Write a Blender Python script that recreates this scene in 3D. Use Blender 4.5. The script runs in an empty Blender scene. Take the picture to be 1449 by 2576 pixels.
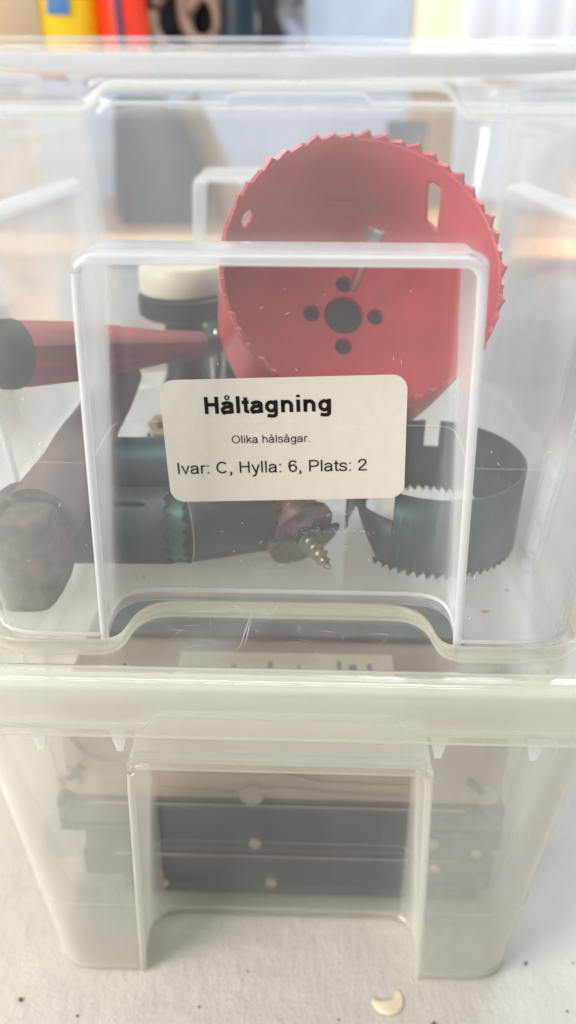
import bpy, bmesh, math, random
from mathutils import Vector, Matrix, noise
random.seed(7)
PI = math.pi
sc = bpy.context.scene
COL = sc.collection

# ------------------------------------------------------------------ camera
cam = bpy.data.cameras.new('camera')
cam.sensor_fit = 'VERTICAL'
cam.sensor_height = 7.4
cam.lens = 2063.69 / 2576 * 7.4
cam.clip_start = 0.01
cam.clip_end = 50
cam.dof.use_dof = True
cam.dof.focus_distance = 0.220
cam.dof.aperture_fstop = 1.7
cam.dof.aperture_blades = 0
co = bpy.data.objects.new('camera', cam)
COL.objects.link(co)
rt = Vector((.99959, .02853, .00384)); up = Vector((-.01628, .45029, .89273)); bk = Vector((.02374, -.89243, .45057))
M = Matrix((rt, up, bk)).transposed().to_4x4()
M.translation = Vector((.0072, -.1904, .2849))
co.matrix_world = M
sc.camera = co

# ------------------------------------------------------------------ world, lamps, exposure
w = bpy.data.worlds.new('World'); sc.world = w; w.use_nodes = True
bg = w.node_tree.nodes['Background']
bg.inputs[0].default_value = (1.0, .972, .94, 1)
bg.inputs[1].default_value = .37
sc.view_settings.view_transform = 'Standard'
sc.view_settings.look = 'None'
sc.view_settings.exposure = 0
sc.view_settings.gamma = 1


def area(name, loc, target, sx, sy, power, col):
    l = bpy.data.lights.new(name, 'AREA'); l.shape = 'RECTANGLE'; l.size = sx; l.size_y = sy
    l.energy = power; l.color = col
    o = bpy.data.objects.new(name, l); COL.objects.link(o); o.location = loc
    d = Vector(target) - Vector(loc)
    o.rotation_euler = d.to_track_quat('-Z', 'Y').to_euler()
    return o


area('window_lamp', (-.78, -.48, .62), (0, .06, .10), .55, .55, 15, (1, .94, .86))
area('ceiling_lamp', (0, .1, 2.2), (0, .1, 0), 2.2, 2.2, 16, (.96, .98, 1))
area('ceiling_tube_lamp', (-.25, .02, 1.35), (-.25, .02, 0), 1.1, .03, 4, (1, 1, .78))
sp = bpy.data.lights.new('sunny_gap_lamp', 'SPOT'); sp.energy = 150; sp.spot_size = math.radians(17); sp.spot_blend = .5; sp.shadow_soft_size = .05; sp.color = (1, .70, .38)
so_ = bpy.data.objects.new('sunny_gap_lamp', sp); COL.objects.link(so_); so_.location = (.80, .30, .27)
so_.rotation_euler = (Vector((.27, .66, .168)) - Vector((.80, .30, .27))).to_track_quat('-Z', 'Y').to_euler()
area('back_wall_fill_lamp', (.5, .75, 1.5), (.25, 1.5, .4), .9, .5, 21, (.86, .93, 1))  # unseen fill lamp added to brighten the wall behind the shelving

cy = sc.cycles
cy.use_denoising = True
cy.max_bounces = 16
cy.transparent_max_bounces = 64
cy.diffuse_bounces = 8
cy.glossy_bounces = 5
cy.transmission_bounces = 12
cy.sample_clamp_indirect = 6


# ------------------------------------------------------------------ materials
def lin(c):
    c /= 255.0
    return c / 12.92 if c <= .04045 else ((c + .055) / 1.055) ** 2.4


def S(r, g, b):
    return (lin(r), lin(g), lin(b), 1)


class NT:
    def __init__(s, name):
        s.m = bpy.data.materials.new(name); s.m.use_nodes = True
        s.t = s.m.node_tree; s.t.nodes.clear()
        s.out = s.n('ShaderNodeOutputMaterial')

    def n(s, typ, **kw):
        x = s.t.nodes.new(typ)
        for k, v in kw.items():
            if k.startswith('i_'):
                key = k[2:]
                key = int(key) if key.isdigit() else key.replace('_', ' ')
                x.inputs[key].default_value = v
            else:
                setattr(x, k, v)
        return x

    def l(s, a, b):
        s.t.links.new(a, b)

    def math(s, op, a, b=None, clamp=False):
        x = s.n('ShaderNodeMath', operation=op, use_clamp=clamp)
        for i, v in enumerate((a, b)):
            if v is None: continue
            if isinstance(v, (int, float)): x.inputs[i].default_value = v
            else: s.l(v, x.inputs[i])
        return x.outputs[0]

    def obj(s, scale=(1, 1, 1), rot=(0, 0, 0)):
        tc = s.n('ShaderNodeTexCoord'); mp = s.n('ShaderNodeMapping')
        mp.inputs['Scale'].default_value = scale; mp.inputs['Rotation'].default_value = rot
        s.l(tc.outputs['Object'], mp.inputs['Vector'])
        return mp.outputs[0]

    def noise(s, vec, scale, detail=4, rough=.55):
        x = s.n('ShaderNodeTexNoise'); x.inputs['Scale'].default_value = scale
        x.inputs['Detail'].default_value = detail; x.inputs['Roughness'].default_value = rough
        s.l(vec, x.inputs['Vector'])
        return x.outputs['Fac']

    def ramp(s, fac, stops):
        r = s.n('ShaderNodeValToRGB'); e = r.color_ramp.elements
        while len(e) < len(stops): e.new(.5)
        for i, (p, c) in enumerate(stops): e[i].position = p; e[i].color = c
        s.l(fac, r.inputs[0])
        return r.outputs[0]


def solid(name, c1, c2=None, scale=60, rough=.5, metal=0, bump=.0, bscale=200, stretch=(1, 1, 1), spec=.5, lo=.35, hi=.65):
    t = NT(name)
    p = t.n('ShaderNodeBsdfPrincipled', i_Roughness=rough, i_Metallic=metal)
    p.inputs['Specular IOR Level'].default_value = spec
    v = t.obj(stretch)
    if c2:
        t.l(t.ramp(t.noise(v, scale, 5), [(lo, c1), (hi, c2)]), p.inputs['Base Color'])
    else:
        p.inputs['Base Color'].default_value = c1
    if bump:
        b = t.n('ShaderNodeBump', i_Strength=bump, i_Distance=.001)
        t.l(t.noise(v, bscale, 6, .6), b.inputs['Height']); t.l(b.outputs[0], p.inputs['Normal'])
    t.l(p.outputs[0], t.out.inputs[0])
    return t.m


def plastic(name, t0, tint, veil, gloss=.1, spec=.75, wave=.12, edge=1.5, frost=0, frost_rough=.2):
    """thin clear polypropylene: what is not scattered by the milky wall goes straight through,
    and a wall seen edge-on scatters more because the way through it is longer"""
    t = NT(name)
    g = t.n('ShaderNodeNewGeometry')
    d = t.n('ShaderNodeVectorMath', operation='DOT_PRODUCT')
    t.l(g.outputs['Normal'], d.inputs[0]); t.l(g.outputs['Incoming'], d.inputs[1])
    c = t.math('MAXIMUM', t.math('ABSOLUTE', d.outputs['Value']), .05)
    v = t.obj()
    n1 = t.noise(t.obj((1, 1, .3)), 34, 5, .6)
    tt = t.math('ADD', t0 - .035, t.math('MULTIPLY', n1, .07))
    T = t.math('POWER', tt, t.math('POWER', t.math('DIVIDE', 1.0, c), edge))
    alpha = t.math('SUBTRACT', 1.0, T, True)
    tr = t.n('ShaderNodeBsdfTransparent'); tr.inputs[0].default_value = tint
    if frost:
        rf = t.n('ShaderNodeBsdfRefraction', i_Roughness=frost_rough, i_IOR=1.18); rf.inputs[0].default_value = tint
        mt = t.n('ShaderNodeMixShader', i_0=frost); t.l(tr.outputs[0], mt.inputs[1]); t.l(rf.outputs[0], mt.inputs[2]); tr = mt
    df = t.n('ShaderNodeBsdfDiffuse'); df.inputs[0].default_value = veil
    tl = t.n('ShaderNodeBsdfTranslucent'); tl.inputs[0].default_value = veil
    mv = t.n('ShaderNodeMixShader', i_0=.5); t.l(df.outputs[0], mv.inputs[1]); t.l(tl.outputs[0], mv.inputs[2])
    mb = t.n('ShaderNodeMixShader'); t.l(alpha, mb.inputs[0]); t.l(tr.outputs[0], mb.inputs[1]); t.l(mv.outputs[0], mb.inputs[2])
    bp = t.n('ShaderNodeBump', i_Strength=wave, i_Distance=.001)
    t.l(t.noise(v, 70, 2), bp.inputs['Height'])
    gl = t.n('ShaderNodeBsdfGlossy', i_Roughness=gloss); t.l(bp.outputs[0], gl.inputs['Normal'])
    gl.inputs[0].default_value = (1, 1, 1, 1)
    f = t.math('POWER', t.math('SUBTRACT', 1.0, c), 5.0)
    F = t.math('MULTIPLY', t.math('ADD', .04, t.math('MULTIPLY', f, .96)), spec)
    mf = t.n('ShaderNodeMixShader'); t.l(F, mf.inputs[0]); t.l(mb.outputs[0], mf.inputs[1]); t.l(gl.outputs[0], mf.inputs[2])
    t.l(mf.outputs[0], t.out.inputs[0])
    return t.m


WHITE = (.86, .87, .86, 1)
M_PL = plastic('clear_plastic', .920, (.985, .99, .99, 1), (.86, .88, .89, 1))
M_PLRIM = plastic('clear_plastic_rim', .965, (.985, .99, .99, 1), (.87, .88, .89, 1), gloss=.08, edge=1.0)
M_PLLOW = plastic('milky_plastic', .884, (.995, .995, .985, 1), (.95, .945, .92, 1), gloss=.22, frost=.26, frost_rough=.15)
M_LID = plastic('lid_plastic', .83, (.985, .985, .965, 1), (.88, .875, .84, 1), gloss=.07)
M_LIDTOP = plastic('lid_top_plastic', .972, (.985, .985, .97, 1), (.87, .87, .83, 1), gloss=.12)
M_RIDGE = plastic('lid_edge_plastic', .82, (.985, .985, .97, 1), (.90, .89, .82, 1), gloss=.2)
M_EDGE = plastic('edge_bead_plastic', .60, (.985, .99, .99, 1), (.88, .89, .89, 1), gloss=.15)
M_BEAD = plastic('bead_plastic', .52, (.985, .99, .99, 1), (.86, .88, .89, 1), gloss=.12)
M_BEADLOW = plastic('milky_bead_plastic', .80, (.985, .985, .97, 1), (.86, .86, .82, 1), gloss=.2)
M_MOULD = plastic('mould_line_plastic', .86, (.985, .99, .99, 1), (.86, .87, .86, 1), gloss=.2)
M_LEDGE = plastic('thick_clear_plastic', .80, (.985, .99, .99, 1), (.86, .88, .88, 1), gloss=.12)
M_PANELLOW = plastic('thin_milky_panel', .950, (.995, .995, .985, 1), (.95, .945, .92, 1), gloss=.2, frost=.15, frost_rough=.12)
M_LEDGELOW = plastic('thick_milky_plastic', .72, (.985, .985, .97, 1), (.88, .86, .80, 1), gloss=.2)
M_SCR = plastic('scratched_plastic', .55, (1, 1, 1, 1), (.92, .92, .92, 1), gloss=.3)
M_LABEL = solid('label_paper', S(222, 218, 211), S(218, 214, 207), 300, rough=.6, spec=.25)
M_INK = solid('printer_ink', S(24, 18, 20), rough=.5)
M_INK.node_tree.nodes['Principled BSDF'].inputs['Specular IOR Level'].default_value = .2
M_RED = solid('red_enamel', S(206, 68, 82), S(188, 58, 72), 45, rough=.33, bump=.04, bscale=120)
M_TOOTH = solid('worn_tooth_paint', S(206, 100, 108), S(186, 76, 88), 300, rough=.35, metal=.2)
M_DARK = solid('blued_steel', S(36, 74, 84), S(22, 48, 57), 70, rough=.38, metal=.35, bump=.08, stretch=(1, 1, .25))
M_DARK2 = solid('teal_black_steel', S(30, 58, 60), S(20, 40, 44), 60, rough=.42, metal=.3, bump=.08)
M_BLACK = solid('black_steel', S(26, 28, 32), S(44, 46, 50), 50, rough=.4, metal=.3, bump=.05)
M_STEEL = solid('worn_steel', S(132, 128, 120), S(96, 92, 86), 220, rough=.4, metal=.7, bump=.15, bscale=500)
M_BRIGHT = solid('bright_steel', S(205, 203, 196), S(160, 156, 148), 120, rough=.25, metal=.9, bump=.05)
M_SCREW = solid('lead_screw_steel', S(164, 158, 146), S(128, 122, 112), 300, rough=.3, metal=.9, bump=.05)
M_MAROON = solid('maroon_enamel', S(150, 116, 121), S(122, 94, 99), 140, rough=.35, metal=.35, bump=.1)
M_RUST = solid('rusty_iron', S(108, 96, 88), S(66, 58, 54), 260, rough=.75, metal=.1, bump=1.0, bscale=190, lo=.3, hi=.7)
M_OLDWOOD = solid('grimy_wood', S(118, 104, 98), S(76, 65, 62), 55, rough=.7, bump=.4, bscale=120, stretch=(1, .25, 1))
M_REDWOOD = solid('red_painted_wood', S(158, 66, 64), S(98, 54, 54), 75, rough=.5, bump=.35, bscale=130, stretch=(1, 1, .12), lo=.42, hi=.62)
M_BARE = solid('bare_wood_edge', S(176, 112, 82), S(140, 84, 64), 80, rough=.6, bump=.3)
M_GRIP = solid('dark_rubber_cap', S(52, 56, 46), S(34, 38, 32), 120, rough=.7, bump=.5)
M_CREAM = solid('cream_plastic', S(232, 220, 192), S(222, 208, 178), 30, rough=.4)
M_SLATE = solid('slate_plastic', S(12, 44, 56), S(10, 30, 40), 60, rough=.5, bump=.1, lo=.3, hi=.7)
M_MAUVE = solid('mauve_card', S(172, 160, 154), S(158, 146, 142), 20, rough=.45)
M_STUD = solid('pale_stud', S(158, 152, 146), rough=.35)
M_PAPER = solid('white_paper', S(226, 220, 210), S(214, 208, 198), 60, rough=.7)
M_GREEN = solid('green_steel', S(30, 92, 78), S(20, 62, 58), 60, rough=.4)


def shelf_paint():
    t = NT('brushed_white_paint')
    p = t.n('ShaderNodeBsdfPrincipled', i_Roughness=.5)
    v = t.obj((1, 1, 1), (0, 0, math.radians(-38)))
    v2 = t.obj((1.0, .40, 1), (0, 0, math.radians(-32)))
    n1 = t.noise(v2, 330, 6, .6); n2 = t.noise(v, 60, 4)
    n3 = t.noise(v, 1300, 3)
    t.l(t.ramp(n2, [(.25, S(194, 191, 187)), (.75, S(203, 200, 196))]), p.inputs['Base Color'])
    h = t.math('ADD', t.math('MULTIPLY', n1, .8), t.math('MULTIPLY', n3, .45))
    h = t.math('ADD', h, t.math('MULTIPLY', n2, 1.4))
    b = t.n('ShaderNodeBump', i_Strength=.45, i_Distance=.0018)
    t.l(h, b.inputs['Height']); t.l(b.outputs[0], p.inputs['Normal'])
    t.l(p.outputs[0], t.out.inputs[0])
    return t.m


def pine():
    t = NT('pine_wood')
    p = t.n('ShaderNodeBsdfPrincipled', i_Roughness=.5)
    v = t.obj((6, 6, .5))
    n = t.noise(v, 14, 5)
    t.l(t.ramp(n, [(.3, S(252, 236, 208)), (.7, S(244, 218, 180))]), p.inputs['Base Color'])
    t.l(p.outputs[0], t.out.inputs[0])
    return t.m


M_GREYP = solid('pale_grey_paint', S(196, 200, 208), S(184, 188, 198), 8, rough=.6)
M_PAINT = shelf_paint()
M_PINE = pine()


# ------------------------------------------------------------------ mesh helpers
def link(name, verts, faces, mat, parent=None, smooth=True, sharp=40, mats=None):
    me = bpy.data.meshes.new(name)
    me.from_pydata([tuple(v) for v in verts], [], faces)
    me.update()
    o = bpy.data.objects.new(name, me); COL.objects.link(o)
    for m in (mat if isinstance(mat, (list, tuple)) else [mat]): me.materials.append(m)
    if smooth:
        for p in me.polygons: p.use_smooth = True
        me.set_sharp_from_angle(angle=math.radians(sharp))
    if parent: o.parent = parent
    return o


def link_bm(name, bm, mat, parent=None, smooth=True, sharp=40):
    me = bpy.data.meshes.new(name)
    bm.normal_update(); bm.to_mesh(me); bm.free()
    me.materials.append(mat)
    o = bpy.data.objects.new(name, me); COL.objects.link(o)
    if smooth:
        for p in me.polygons: p.use_smooth = True
        me.set_sharp_from_angle(angle=math.radians(sharp))
    if parent: o.parent = parent
    return o


def thicken(o, th, off=-1):
    md = o.modifiers.new('wall', 'SOLIDIFY'); md.thickness = th; md.offset = off; md.use_even_offset = False
    return o


def thing(name, label, cat, loc=(0, 0, 0), group=None, mat=None):
    o = bpy.data.objects.new(name, None); COL.objects.link(o)
    o.empty_display_size = .01
    if mat is not None: o.matrix_world = mat
    else: o.location = loc
    o['label'] = label; o['category'] = cat
    if group: o['group'] = group
    return o


def tag(o, label, cat, group=None):
    o['label'] = label; o['category'] = cat
    if group: o['group'] = group
    return o


def frame(base, axis, xref=(1, 0, 0)):
    a = Vector(axis).normalized(); x = Vector(xref); x = (x - a * x.dot(a)).normalized(); y = a.cross(x)
    m = Matrix((x, y, a)).transposed().to_4x4(); m.translation = Vector(base)
    return m


def loft(rings, closed=True, flip=False):
    V = [p for r in rings for p in r]; n = len(rings[0]); F = []
    for i in range(len(rings) - 1):
        for j in range(n if closed else n - 1):
            a = i * n + j; b = i * n + (j + 1) % n; c = b + n; d = a + n
            F.append((a, d, c, b) if flip else (a, b, c, d))
    return V, F


def lathe(prof, n=32):
    """profile of (radius, z), around local z; ends closed where radius > 0"""
    rings = [[Vector((r * math.cos(2 * PI * j / n), r * math.sin(2 * PI * j / n), z)) for j in range(n)] for r, z in prof]
    V, F = loft(rings)
    if prof[0][0] > 1e-6: F.append(tuple(reversed(range(n))))
    if prof[-1][0] > 1e-6: F.append(tuple(range((len(prof) - 1) * n, len(prof) * n)))
    return V, F


def tf(V, m):
    return [m @ Vector(v) for v in V]


def tube(pts, radii, n=16, cap=True):
    pts = [Vector(p) for p in pts]; rings = []
    ref = Vector((0, 0, 1))
    for i, p in enumerate(pts):
        d = (pts[min(i + 1, len(pts) - 1)] - pts[max(i - 1, 0)]).normalized()
        r = ref if abs(d.dot(ref)) < .9 else Vector((1, 0, 0))
        x = d.cross(r).normalized(); y = d.cross(x)
        rad = radii[i] if isinstance(radii, (list, tuple)) else radii
        rings.append([p + (x * math.cos(2 * PI * j / n) + y * math.sin(2 * PI * j / n)) * rad for j in range(n)])
    V, F = loft(rings)
    if cap:
        F.append(tuple(reversed(range(n)))); F.append(tuple(range((len(pts) - 1) * n, len(pts) * n)))
    return V, F


def box_bm(bm, lo, hi, m=None, bevel=0):
    r = bmesh.ops.create_cube(bm, size=1)
    vs = r['verts']
    for v in vs:
        v.co = Vector([(lo[k] + hi[k]) / 2 + v.co[k] * (hi[k] - lo[k]) for k in range(3)])
    if bevel:
        es = list({e for v in vs for e in v.link_edges})
        q = bmesh.ops.bevel(bm, geom=es, offset=bevel, segments=2, profile=.6, affect='EDGES')
        vs = list({v for f in q['faces'] for v in f.verts} | {v for v in vs if v.is_valid})
    if m is not None:
        for v in vs: v.co = m @ v.co
    return vs


def box(name, lo, hi, mat, parent=None, bevel=.001, m=None):
    bm = bmesh.new(); box_bm(bm, lo, hi, m, bevel)
    return link_bm(name, bm, mat, parent, True, 50)


# ------------------------------------------------------------------ plan outline of the tub
NB = 7


def plan(z, W, y0, y1, rc, bo, bi, d, ro, ri, so, si, sd, sub=6):
    """rounded rectangle with a notch in each side; the same number of points whatever the numbers"""
    ym = (y0 + y1) / 2
    P = []

    def add(x, y, r): P.append((Vector((x, y)), r))
    add(-W, y0, rc)
    add(-bo, y0, ro); add(-bi, y0 + d, ri); add(bi, y0 + d, ri); add(bo, y0, ro)
    add(W, y0, rc)
    add(W, ym - so, ro); add(W - sd, ym - si, ri * .5); add(W - sd, ym + si, ri * .5); add(W, ym + so, ro)
    add(W, y1, rc)
    add(bo, y1, ro); add(bi, y1 - d, ri); add(-bi, y1 - d, ri); add(-bo, y1, ro)
    add(-W, y1, rc)
    add(-W, ym + so, ro); add(-W + sd, ym + si, ri * .5); add(-W + sd, ym - si, ri * .5); add(-W, ym - so, ro)
    n = len(P); out = []
    for i in range(n):
        p, r = P[i]; a = P[i - 1][0]; b = P[(i + 1) % n][0]
        la = (a - p).length; lb = (b - p).length
        t = min(r, la * .48, lb * .48)
        s = p + (a - p).normalized() * t if la > 1e-9 else p
        e = p + (b - p).normalized() * t if lb > 1e-9 else p
        for k in range(NB):
            u = k / (NB - 1)
            q = s * ((1 - u) ** 2) + p * (2 * u * (1 - u)) + e * (u * u)
            out.append(q)
        nxt, rn = P[(i + 1) % n]
        c = P[(i + 2) % n][0]
        tn = min(rn, lb * .48, (c - nxt).length * .48)
        e2 = nxt + (p - nxt).normalized() * tn
        for k in range(1, sub):
            out.append(e.lerp(e2, k / sub))
    return [Vector((q.x, q.y, z)) for q in out]


def tub_ring(z, d=1.0, off=0.0, lz=None, zz=None):
    h = z if zz is None else zz
    y0 = -.0895 * h; y1 = .22 + .0895 * h; W = .083 + .1036 * h
    k = min(max(h / .1067, 0), 1.2)
    b = .0500 - .0058 * k
    full = .024 - y0
    ri = .0165 - .0148 * min(k, 1) ** .5
    return plan(z, W + off, y0 - off, y1 + off, .019 + .03 * h + off, b - off, b - off - .0022 * (1 - d) + .0004 * d, max(full * d, 1e-5), .0022, ri,
                .066, .063, max((.0035 + .03 * h) * d, 1e-5))


ZL = .1067


def tub_body(root, mat, matfloor, matledge, matbead, matpanel):
    rings = [tub_ring(z) for z in (0, .001, .004, .02, .04, .06, .08, .096, .102)]
    rings += [tub_ring(ZL - .0022, 1.0), tub_ring(ZL - .0010, .985), tub_ring(ZL - .0002, .93), tub_ring(ZL + .0004, .82),
              tub_ring(ZL + .0010, .5), tub_ring(ZL + .0015, .2), tub_ring(ZL + .0020, .10), tub_ring(ZL + .0028, .04), tub_ring(ZL + .0040, 0.0)]
    rings += [tub_ring(z, 0.0) for z in (.116, .125, .1385)]
    V, F = loft(rings)
    o = link('body', V, F, [mat, matledge, matpanel], root, True, 60)
    for p in o.data.polygons:
        if ZL - .0025 < p.center.z < ZL + .0030 and p.normal.z > .6 and abs(p.area) > 1e-8: p.material_index = 1
        elif p.center.z < ZL - .002 and abs(p.center.x) < .05 and abs(p.normal.y) > .9 and .02 < p.center.y < .2: p.material_index = 2
    bz = []
    for dz, off in ((-.0007, .0001), (0, .0006), (.0007, .0001), (0, -.0003)):
        bz.append(tub_ring(.0040 + dz, 1.0, off))
    Vb, Fb = loft(bz + [bz[0]])
    link('base_bead', Vb, Fb, matbead, root, True, 80)
    thicken(o, .0013)
    fl = tub_ring(.0042, 1.0, -.0011)
    f = link('floor_panel', fl, [tuple(range(len(fl)))], matfloor, root, False)
    thicken(f, .0012)
    return o


def recess_frames(root, mat):
    """rounded bead added round the mouth of each recess to draw its bright edge lines"""
    def side(pt):
        path = []
        hs = [0, .02, .04, .06, .08, .098]
        zt = ZL + .0018
        for sgn in (-1, 1):
            leg = [pt(sgn, z, 1.0) for z in hs]
            cor = [pt(sgn, zt - .0045 + .0045 * math.sin(a), 1.0 - .085 * (1 - math.cos(a))) for a in [PI / 2 * q / 5 for q in range(1, 6)]]
            path = leg + cor if sgn < 0 else path + list(reversed(leg + cor))
        V, F = tube(path, [.0012] * len(path), 10)
        link('recess_highlight_bead', V, F, mat, root, True, 60)  # added milky tube imitates the bright line along the recess corners

    def bb(z):
        return .0500 - .0058 * min(z / .1067, 1.05)
    side(lambda s_, z, q: (s_ * bb(z) * q, -.0895 * z + .0008, z))
    side(lambda s_, z, q: (s_ * bb(z) * q, .22 + .0895 * z - .0008, z))
    for e in (-1, 1):
        side(lambda s_, z, q: (e * (.083 + .1036 * z - .0008), .11 + s_ * .066 * q, z))


def rim_ring(z, off, h=.1385):
    y0 = -.0895 * h - off; y1 = .22 + .0895 * h + off; W = .083 + .1036 * h + off
    pts = plan(z, W, y0, y1, .023 + off, .034, .033, 1e-5, .0005, .0005, .066, .063, 1e-5, sub=40)
    return pts


def notch_w(p, half=.0328, soft=.0028):
    x = abs(p.x)
    if p.y > .0 and p.y < .22: return 0
    t = (x - (half - soft)) / (2 * soft)
    t = min(max(t, 0), 1)
    return 1 - t * t * (3 - 2 * t)


def rim(root, mat, beadmat, drop=.0045):
    prof = [(0, .1385), (.0008, .1425), (.0026, .1456), (.0050, .1475), (.0076, .1481), (.0098, .1474), (.0112, .1457), (.0118, .1432)]
    rings = [rim_ring(z, o_) for o_, z in prof]
    base = rim_ring(.1405, .0121)
    low = rim_ring(.1372, .0122)
    rings.append([Vector((p.x, p.y, .1405 + .0018 * notch_w(p))) for p in base])
    rings.append([Vector((p.x, p.y, .1372 + drop * notch_w(p))) for p in low])
    V, F = loft(rings)
    o = link('rim', V, F, mat, root, True, 60); thicken(o, .0014)
    # rolled lower edge of the skirt
    r2 = []
    for dz, do in ((0, -.0016), (-.0006, -.0010), (-.0008, 0), (-.0003, .0007), (.0005, .0006), (.0009, 0)):
        q = rim_ring(0, .0122 + do)
        r2.append([Vector((p.x, p.y, .1372 + drop * notch_w(p) + dz)) for p in q])
    V, F = loft(r2 + [r2[0]])
    link('rim_edge', V, F, beadmat, root, True, 80)
    return o


def mould_line(root, mat, z=.0575):
    r = []
    for dz, off in ((-.00012, .0001), (0, .0003), (.00012, .0001)):
        r.append(tub_ring(z + dz, 1.0, off))
    V, F = loft(r)
    link('mould_line', V, F, mat, root)


def slivers(name, items, mat, parent):
    """thin raised scratches; items are (p, q, width, normal)"""
    V, F = [], []
    for p, q, wd, nrm in items:
        p = Vector(p); q = Vector(q); nr = Vector(nrm)
        s = (q - p).cross(nr).normalized() * wd * .5
        m_ = (p + q) / 2
        b = len(V)
        V += [p, m_ + s, q, m_ - s, m_ + nr * .00012, p - nr * .00005, q - nr * .00005]
        F += [(b, b + 1, b + 4), (b + 1, b + 2, b + 4), (b + 2, b + 3, b + 4), (b + 3, b, b + 4)]
    o = link(name, V, F, mat, parent, False)
    o['kind'] = 'stuff'
    return o


# ------------------------------------------------------------------ lettering drawn as pen strokes
def arc(cx, cy, rx, ry, a0, a1, n=14):
    return [(cx + rx * math.cos(math.radians(a0 + (a1 - a0) * i / n)), cy + ry * math.sin(math.radians(a0 + (a1 - a0) * i / n))) for i in range(n + 1)]


def spline(pts, n=6):
    out = []
    P = [pts[0]] + list(pts) + [pts[-1]]
    for i in range(1, len(P) - 2):
        p0, p1, p2, p3 = P[i - 1], P[i], P[i + 1], P[i + 2]
        for k in range(n):
            t = k / n
            out.append(tuple(.5 * (2 * p1[c] + (p2[c] - p0[c]) * t + (2 * p0[c] - 5 * p1[c] + 4 * p2[c] - p3[c]) * t * t + (3 * p1[c] - p0[c] - 3 * p2[c] + p3[c]) * t ** 3) for c in (0, 1)))
    out.append(pts[-1])
    return out


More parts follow.
